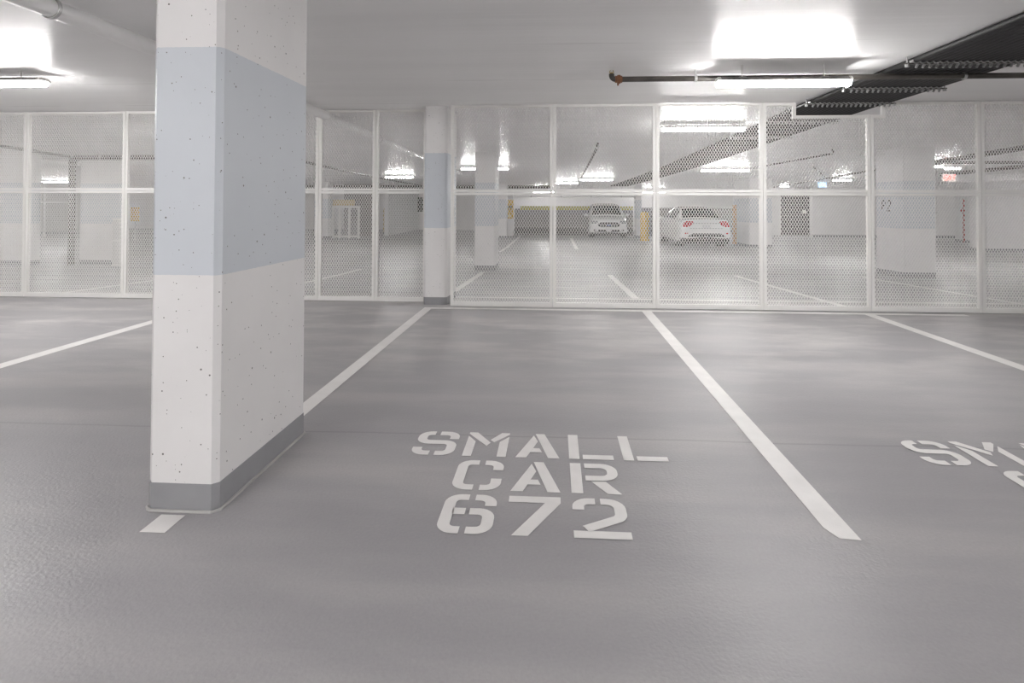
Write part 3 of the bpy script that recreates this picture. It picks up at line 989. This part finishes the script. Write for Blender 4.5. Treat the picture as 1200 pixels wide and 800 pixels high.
# far yellow post
p = floor_hit(755.5, 283)
t = thing('bollard', 'stout yellow post standing beside the white minivan', 'bollard', (p.x, p.y, p.z))
hw = (Xp(761, p.y) - Xp(750.5, p.y)) / 2
zt = Zp(248, p.y, 755)
mesh_obj('post', G().tube([(p.x, p.y, p.z), (p.x, p.y, zt - .08), (p.x, p.y, zt - .02), (p.x, p.y, zt)], [hw, hw, hw * .85, hw * .4], 16), M_YEL, t, smooth=True)
mesh_obj('base_plate', G().box(p.x - hw * 1.2, p.x + hw * 1.2, p.y - hw * 1.2, p.y + hw * 1.2, p.z, p.z + .03), M_STEEL, t)
# yellow sign on its post
p = floor_hit(597, 276.5)
hw = (Xp(602.5, p.y) - Xp(593.3, p.y)) / 2
yS = p.y
t = thing('warning_sign', 'tall yellow sign with dark symbols on a white post behind the slim column', 'sign', (p.x, p.y, p.z))
mesh_obj('post', G().box(p.x - hw * .9, p.x + hw * .9, yS, yS + .2, p.z, ce(yS) + .003), M_WALL, t)
z0, z1 = Zp(256, yS, 597), Zp(234, yS, 597)
mesh_obj('sign_board', G().box(p.x - hw, p.x + hw, yS - .03, yS, z0, z1, .01), M_YEL, t)
zm = Zp(242.5, yS, 597)
g = G().box(p.x - hw * .62, p.x - hw * .08, yS - .034, yS - .03, zm - .05, zm + .06).box(p.x + hw * .08, p.x + hw * .62, yS - .034, yS - .03, zm - .05, zm + .06)
g.prism([(p.x - .05, zm - .14), (p.x + .05, zm - .14), (p.x, zm - .07)], 'y', yS - .034, yS - .03)
mesh_obj('symbols', g, M_BLACK, t)
zm = Zp(252.5, yS, 597)
mesh_obj('warning_triangle', G().prism([(p.x - .1, zm - .07), (p.x + .1, zm - .07), (p.x, zm + .1)], 'y', yS - .036, yS - .03), mat('pale_yellow_print', (.85, .75, .35), .5), t)
# yellow corner guard of the column by the sedan
tag(mesh_obj('corner_guard', G().box(D0 - .03, D0 - .003, DY + 1.45, DY + 1.895, fl(DY + 1.9) + .02, 1.2, .005), mat('orange_guard', (.66, .38, .13), .5), loc=(D0, DY + 1.9, fl(DY))),
    'orange corner guard on the column beside the white sedan', 'corner guard')
# red standpipe
xr = KX - .05
t = thing('standpipe', 'thin red standpipe rising beside a white column at the far right', 'pipe', (xr, KY - .06, fl(KY)))
mesh_obj('pipe', G().tube([(xr, KY - .06, fl(KY)), (xr, KY - .06, 1.5)], .035, 10), M_RED, t, smooth=True)
mesh_obj('valve', G().tube([(xr - .09, KY - .06, 1.0), (xr + .04, KY - .06, 1.0)], .05, 10).tube([(xr - .1, KY - .06, 1.0), (xr - .09, KY - .06, 1.0)], .08, 12), M_RED, t, smooth=True)
# exit sign
ye = 15.8
x0, x1 = Xp(1105.5, ye), Xp(1121, ye)
z0, z1 = Zp(212.5, ye, 1112), Zp(203.5, ye, 1112)
t = thing('exit_sign', 'small white exit sign with red letters hanging right of the P2 column', 'sign', ((x0 + x1) / 2, ye, z1))
mesh_obj('case', G().box(x0, x1, ye, ye + .06, z0, z1, .006), M_FENCE, t)
mesh_obj('hanger', G().tube([((x0 + x1) / 2, ye + .03, z1 - .005), ((x0 + x1) / 2, ye + .03, ce(ye) + .003)], .01, 8), M_STEEL, t)
LET = {'E': [[(.6, 0), (0, 0), (0, 1), (.6, 1)], [(0, .52), (.5, .52)]], 'X': [[(0, 0), (.65, 1)], [(0, 1), (.65, 0)]], 'I': [[(.1, 0), (.1, 1)]], 'T': [[(.3, 0), (.3, 1)], [(0, 1), (.62, 1)]]}
g = G()
cw = (x1 - x0 - .05) / 4
hh = (z1 - z0) * .62
for i, ch in enumerate('EXIT'):
    digits(g, LET[ch], x0 + .03 + cw * i, ye - .003, z0 + (z1 - z0) * .19, hh, .17, 'y')
g.v = [(x0 + .03 + (v[0] - x0 - .03) * .98, v[1], v[2]) for v in g.v]
mesh_obj('letters', g, mat('lit_red_letters', (.7, .05, .03), .4, emit=(1, .1, .06), es=1.2), t, fix=False)['label'] = 'red EXIT letters'
# little blue hanging sign
p = ceil_hit(964, 216.5, .16)
t = thing('hanging_sign', 'little glowing blue sign hanging from the far ceiling', 'sign', p)
hw = (Xp(969, p.y) - Xp(959.5, p.y)) / 2
hz = (Zp(213.5, p.y, 964) - Zp(219.5, p.y, 964)) / 2
mesh_obj('case', G().box(p.x - hw, p.x + hw, p.y, p.y + .06, p.z - hz, p.z + hz, .008), mat('blue_sign_face', (.25, .42, .62), .4, emit=(.45, .7, 1.), es=.7), t)
mesh_obj('hanger', G().tube([(p.x, p.y + .03, p.z + hz - .005), (p.x, p.y + .03, ce(p.y) + .003)], .012, 8), M_STEEL, t)
# white pole and rails far left
p = ceil_hit(53, 214, .02)
t = thing('hanging_pole', 'thin white pole with a cross rail far behind the left fence run', 'pole', (p.x, p.y, fl(p.y)))
mesh_obj('pole', G().tube([(p.x, p.y, fl(p.y)), (p.x, p.y, ce(p.y) + .002)], .045, 10), M_WPIPE, t, smooth=True)
mesh_obj('cross_rail', G().tube([(p.x - .4, p.y, Zp(237, p.y, 60)), (Xp(84, p.y), p.y, Zp(237, p.y, 60))], .045, 10), M_WPIPE, t, smooth=True)
# pale utility cabinet by the wide column
yk = GY - .25
x0, x1 = Xp(131.5, yk), Xp(141.5, yk)
t = thing('utility_cabinet', 'pale utility cabinet standing against the wide column at the left', 'cabinet', ((x0 + x1) / 2, yk, fl(yk)))
mesh_obj('body', G().box(x0, x1, yk, yk + .2, fl(yk), Zp(256, yk, 136), .008), M_FENCE, t)
mesh_obj('door', G().box(x0 + .02, x1 - .02, yk - .012, yk, Zp(281, yk, 136), Zp(258, yk, 136)), mat('cabinet_door_paint', (.66, .65, .64), .45), t)
mesh_obj('lower_door', G().box(x0 + .02, x1 - .02, yk - .012, yk, Zp(309, yk, 136), Zp(283, yk, 136)), mat('cabinet_door_paint', (.66, .65, .64), .45), t)
# yellow hanging drum-like sign at the left
y = 24.0
x0, x1 = Xp(152.5, y), Xp(162.5, y)
t = thing('hanging_sign', 'yellow hazard board on a low rail far behind the left fence run', 'sign', ((x0 + x1) / 2, y, fl(y)))
mesh_obj('board', G().box(x0, x1, y, y + .05, Zp(259, y, 158), Zp(243, y, 158), .01), M_YEL, t)
mesh_obj('post', G().tube([((x0 + x1) / 2, y + .08, fl(y)), ((x0 + x1) / 2, y + .08, Zp(244, y, 158))], .035, 8), M_STEEL, t)


# ------------------------------------------------------------------ cars
def cr(p0, p1, p2, p3, t):
    return .5 * (2 * p1 + (p2 - p0) * t + (2 * p0 - 5 * p1 + 4 * p2 - p3) * t * t + (3 * p1 - p0 - 3 * p2 + p3) * t ** 3)


class Body:
    def __init__(s, st, k=6):
        """st: stations (y, [(x, z) x 6 from bottom middle to top middle])"""
        s.st, s.k = st, k
        s.n, s.m = len(st), len(st[0][1])

    def at(s, t, u):
        i = min(int(t), s.n - 2)
        j = min(int(u), s.m - 2)
        ft, fu = t - i, u - j
        rows = []
        for di in (-1, 0, 1, 2):
            a = s.st[max(0, min(s.n - 1, i + di))]
            pr = a[1]
            idx = [max(0, min(s.m - 1, j + d)) for d in (-1, 0, 1, 2)]
            x = cr(*[pr[q][0] for q in idx], fu)
            z = cr(*[pr[q][1] for q in idx], fu)
            rows.append((x, a[0], z))
        return Vector([cr(*[r[c] for r in rows], ft) for c in range(3)])

    def grid(s, t0, t1, u0, u1, nt, nu, off=0., mirror=1, g=None):
        P = [[s.at(t0 + (t1 - t0) * a / nt, u0 + (u1 - u0) * b / nu) for b in range(nu + 1)] for a in range(nt + 1)]
        if off:
            Q = []
            for a in range(nt + 1):
                row = []
                for b in range(nu + 1):
                    d1 = P[min(a + 1, nt)][b] - P[max(a - 1, 0)][b]
                    d2 = P[a][min(b + 1, nu)] - P[a][max(b - 1, 0)]
                    n = d1.cross(d2)
                    if n.length > 1e-9:
                        n.normalize()
                    c = Vector((0, P[a][b].y, .6))
                    if n.dot(P[a][b] - c) < 0:
                        n = -n
                    row.append(P[a][b] + n * off)
                Q.append(row)
            P = Q
        v = [(p.x * mirror, p.y, p.z) for r in P for p in r]
        w = nu + 1
        f = [(a * w + b, a * w + b + 1, (a + 1) * w + b + 1, (a + 1) * w + b) for a in range(nt) for b in range(nu)]
        return (g or G()).add(v, f)

    def shell(s):
        g = G()
        nt, nu = (s.n - 1) * s.k, (s.m - 1) * 5
        for mi in (1, -1):
            s.grid(0, s.n - 1, 0, s.m - 1, nt, nu, 0, mi, g)
        for t in (0, s.n - 1):
            ring = [s.at(t, (s.m - 1) * b / nu) for b in range(nu + 1)]
            pts = [(p.x, p.y, p.z) for p in ring] + [(-p.x, p.y, p.z) for p in reversed(ring[1:-1])]
            g.add(pts, [tuple(range(len(pts)))])
        return g


M_CARP = mat('white_car_paint', (.80, .80, .80), .22, coat=.6)
M_GLASS = mat('dark_car_glass', (.025, .03, .032), .12, spec=.12)
M_TYRE = mat('tyre_rubber', (.025, .025, .026), .7)
M_RIM = mat('alloy_rim', (.45, .45, .46), .3, .8)
M_PLAS = mat('black_trim_plastic', (.03, .03, .032), .5)
M_TAIL = mat('red_tail_lens', (.55, .03, .045), .2)
M_LENS = mat('clear_headlamp', (.45, .47, .48), .1, .3)
M_PLATE = mat('licence_plate', (.62, .62, .64), .4)


def build_car(t, origin, body, paint, wheels, R):
    """everything in car space (nose or tail at y = 0), shifted to origin"""
    O = Vector(origin)

    def put(name, g, m, smooth=True, parent=None, fix=True):
        g.v = [(p[0] + O.x, p[1] + O.y, p[2] + O.z) for p in g.v]
        return mesh_obj(name, g, m, parent or t, smooth=smooth, fix=fix)
    sh = body.shell()
    bvh = BVHTree.FromPolygons([Vector(p) for p in sh.v], [list(f) for f in sh.f])
    put('body', sh, paint)
    for sx in (-1, 1):
        for (wy, wx) in wheels:
            g = G().tube([(sx * (wx - .2), wy, R), (sx * (wx - .03), wy, R), (sx * (wx - .005), wy, R), (sx * wx, wy, R)], [R, R, R * .96, R * .86], 24)
            w = put('wheel', g, M_TYRE)
            g = G().tube([(sx * (wx - .02), wy, R), (sx * (wx + .004), wy, R)], R * .26, 14)
            for k in range(5):
                a = 2 * PI * k / 5 + .3
                c, s_ = math.cos(a), math.sin(a)
                g.tube([(sx * (wx + .002), wy + c * R * .2, R + s_ * R * .2), (sx * (wx + .002), wy + c * R * .64, R + s_ * R * .64)], [.03, .022], 6)
            ring = [(sx * (wx + .002), wy + math.cos(2 * PI * k / 24) * R * .66, R + math.sin(2 * PI * k / 24) * R * .66) for k in range(25)]
            g.tube(ring, .018, 6)
            put('rim', g, M_RIM, parent=w)
            g = G().tube([(sx * (wx - .25), wy, R + .01), (sx * (wx - .012), wy, R + .01)], R + .055, 24)
            put('wheel_arch', g, M_PLAS)

    def face_part(name, rows, m, off=.012, depth=.05, nx=10, parent=None, back=False):
        """rows (z, x left, x right) top to bottom, laid on the end of the body that looks along -y"""
        v, f = [], []
        for z, xl_, xr_ in rows:
            for k in range(nx + 1):
                x = xl_ + (xr_ - xl_) * k / nx
                hit = bvh.ray_cast(Vector((x, -3, z)), Vector((0, 1, 0)))
                yy = hit[0].y if hit[0] else .3
                v.append((x, yy - off, z))
        w = nx + 1
        n = len(v)
        v += [(p[0], p[1] + depth, p[2]) for p in v]
        R_ = len(rows)
        for a in range(R_ - 1):
            for b in range(nx):
                f.append((a * w + b, a * w + b + 1, (a + 1) * w + b + 1, (a + 1) * w + b))
        for b in range(nx):
            f.append((b, b + 1, n + b + 1, n + b))
            q = (R_ - 1) * w + b
            f.append((q, q + 1, n + q + 1, n + q))
        for a in range(R_ - 1):
            for q in (a * w, a * w + nx):
                f.append((q, q + w, n + q + w, n + q))
        return put(name, G().add(v, f), m, False, parent)
    return put, face_part, bvh


# white minivan, nose towards the camera
st = [(0.00, [(0, .30), (.64, .30), (.70, .46), (.66, .66), (.45, .78), (0, .82)]),
      (.10, [(0, .26), (.80, .26), (.83, .48), (.78, .74), (.55, .86), (0, .90)]),
      (.45, [(0, .18), (.85, .18), (.905, .55), (.84, .86), (.62, .95), (0, .99)]),
      (.95, [(0, .18), (.87, .18), (.915, .62), (.86, .98), (.72, 1.04), (0, 1.08)]),
      (1.85, [(0, .18), (.87, .18), (.915, .64), (.87, 1.02), (.63, 1.50), (0, 1.56)]),
      (2.6, [(0, .18), (.87, .18), (.915, .64), (.87, 1.04), (.64, 1.56), (0, 1.62)]),
      (3.6, [(0, .18), (.87, .18), (.915, .66), (.87, 1.05), (.62, 1.53), (0, 1.59)]),
      (4.2, [(0, .22), (.85, .22), (.89, .66), (.83, 1.05), (.56, 1.40), (0, 1.45)]),
      (4.42, [(0, .30), (.70, .30), (.76, .62), (.72, .95), (.5, 1.1), (0, 1.12)])]
p = floor_hit(713.5, 278.8)
CX, CY = p.x, p.y
t = thing('minivan', 'white minivan parked nose first towards the fence', 'car', (CX, CY, fl(CY)))
B = Body(st)
put, face, bvh = build_car(t, (CX, CY, fl(CY)), B, M_CARP, [(.88, .885), (3.5, .885)], .33)
g = G()
for mi in (1, -1):
    B.grid(3.06, 3.90, 4.02, 5, 10, 8, .008, mi, g)
ws = put('windshield', g, M_GLASS)
for mi in (1, -1):
    g = B.grid(4.0, 6.7, 3.14, 3.88, 14, 6, .008, mi)
    put('side_window', g, M_GLASS)
face('grille', [(.735, -.36, .36), (.69, -.47, .47), (.62, -.52, .52), (.55, -.47, .47), (.505, -.36, .36)], M_PLAS, .014)
gr = face('grille_bar', [(.655, -.44, .44), (.64, -.45, .45)], M_CHROME, .024)
face('grille_bar', [(.575, -.41, .41), (.56, -.40, .40)], M_CHROME, .024)
face('emblem', [(.635, -.05, .05), (.62, -.085, .085), (.60, -.095, .095), (.58, -.085, .085), (.565, -.05, .05)], mat('blue_oval', (.03, .08, .3), .3), .034)
face('lower_intake', [(.385, -.48, -.10), (.33, -.50, -.10), (.29, -.46, -.10)], M_PLAS, .014)
face('lower_intake', [(.385, .10, .48), (.33, .10, .50), (.29, .10, .46)], M_PLAS, .014)
face('bumper_lip', [(.315, -.62, .62), (.27, -.74, .74)], M_PLAS, .012)
face('licence_plate', [(.45, -.15, .15), (.35, -.15, .15)], M_PLATE, .03)
for s_ in (-1, 1):
    rows = [(.80, .50, .80), (.76, .48, .82), (.71, .52, .82), (.67, .60, .80)]
    face('headlight', [(z, s_ * a, s_ * b) for z, a, b in rows], M_LENS, .012)
    face('fog_light', [(.40, s_ * .60, s_ * .70), (.33, s_ * .60, s_ * .70)], M_PLAS, .012, nx=4)
    put('wing_mirror', G().ellipsoid((s_ * 1.0, 1.28, 1.06), (.10, .06, .075)).tube([(s_ * .86, 1.28, 1.0), (s_ * .96, 1.28, 1.03)], .025, 8), M_CARP)
put('underbody_shade', G().box(-.84, .84, .16, 4.25, .13, .34, .03), M_PLAS, False)  # black underside box, also standing in for the shadow below the van
put('wiper', G().tube([(-.45, .98, 1.10), (.25, 1.08, 1.135)], .012, 6), M_PLAS)

# white sedan, tail towards the camera
st = [(0.00, [(0, .40), (.66, .38), (.76, .56), (.72, .80), (.55, .95), (0, .98)]),
      (.09, [(0, .38), (.80, .34), (.87, .58), (.82, .86), (.68, 1.00), (0, 1.04)]),
      (.50, [(0, .30), (.86, .27), (.905, .61), (.86, .90), (.70, 1.02), (0, 1.06)]),
      (.82, [(0, .19), (.87, .19), (.91, .62), (.87, .93), (.70, 1.03), (0, 1.07)]),
      (1.55, [(0, .19), (.87, .19), (.91, .63), (.87, .97), (.57, 1.38), (0, 1.43)]),
      (2.3, [(0, .19), (.87, .19), (.91, .63), (.87, .98), (.58, 1.42), (0, 1.47)]),
      (2.95, [(0, .19), (.87, .19), (.91, .63), (.87, .98), (.57, 1.39), (0, 1.44)]),
      (3.75, [(0, .19), (.87, .19), (.91, .63), (.87, .96), (.70, 1.02), (0, 1.05)]),
      (4.45, [(0, .20), (.85, .20), (.89, .58), (.82, .82), (.6, .88), (0, .91)]),
      (4.85, [(0, .28), (.66, .28), (.72, .48), (.62, .64), (.45, .70), (0, .73)])]
p = floor_hit(828, 290.5)
CX, CY = p.x, p.y
t = thing('sedan', 'white sedan parked with its red tail lights towards the fence', 'car', (CX, CY, fl(CY)))
B = Body(st)
put, face, bvh = build_car(t, (CX, CY, fl(CY)), B, M_CARP, [(1.0, .885), (3.85, .885)], .33)
g = G()
for mi in (1, -1):
    B.grid(3.08, 3.92, 4.02, 5, 10, 8, .008, mi, g)
put('rear_window', g, M_GLASS)
g = G()
for mi in (1, -1):
    B.grid(6.08, 6.92, 4.02, 5, 10, 8, .008, mi, g)
put('windshield', g, M_GLASS)
for mi in (1, -1):
    put('side_window', B.grid(3.75, 6.35, 3.12, 3.86, 14, 6, .008, mi), M_GLASS)
face('rear_diffuser', [(.52, -.50, .50), (.48, -.56, .56), (.43, -.64, .64), (.39, -.68, .68)], M_PLAS, .014)
face('trunk_strip', [(.895, -.50, .50), (.872, -.50, .50)], M_CHROME, .016)
face('licence_plate', [(.83, -.16, .16), (.71, -.16, .16)], M_PLATE, .014)
for s_ in (-1, 1):
    rows = [(.955, .50, .70), (.92, .44, .78), (.85, .48, .82), (.79, .56, .82), (.75, .66, .80)]
    face('tail_light', [(z, s_ * a, s_ * b) for z, a, b in rows], M_TAIL, .014)
    face('reflector', [(.54, s_ * .66, s_ * .76), (.50, s_ * .66, s_ * .76)], M_TAIL, .012, nx=4)
    put('wing_mirror', G().ellipsoid((s_ * 1.0, 3.35, 1.0), (.10, .06, .07)).tube([(s_ * .86, 3.35, .95), (s_ * .96, 3.35, .98)], .025, 8), M_CARP)
    put('door_handle', G().tube([(s_ * .905, 2.2, .84), (s_ * .915, 2.38, .845)], .015, 6), M_CARP)
put('underbody_shade', G().box(-.83, .83, .07, 4.6, .13, .41, .03), M_PLAS, False)  # black underside, doubling as the dark shade beneath the sedan
put('trunk_seam', G().tube([(-.62, .10, 1.005), (-.6, -.0, .70), (.6, -.0, .70), (.62, .10, 1.005)], .004, 5), M_PLAS)

# ------------------------------------------------------------------ world and view
w = bpy.data.worlds.new('world')
S.world = w
w.use_nodes = True
w.node_tree.nodes['Background'].inputs[0].default_value = (.02, .02, .02, 1)
S.view_settings.view_transform = 'Standard'
S.view_settings.look = 'None'
S.view_settings.gamma = 1
S.view_settings.use_curve_mapping = False
S.view_settings.exposure = 1.55
S.cycles.max_bounces = 12
S.cycles.diffuse_bounces = 8
S.cycles.glossy_bounces = 4
S.cycles.sample_clamp_indirect = 6
S.cycles.use_denoising = True
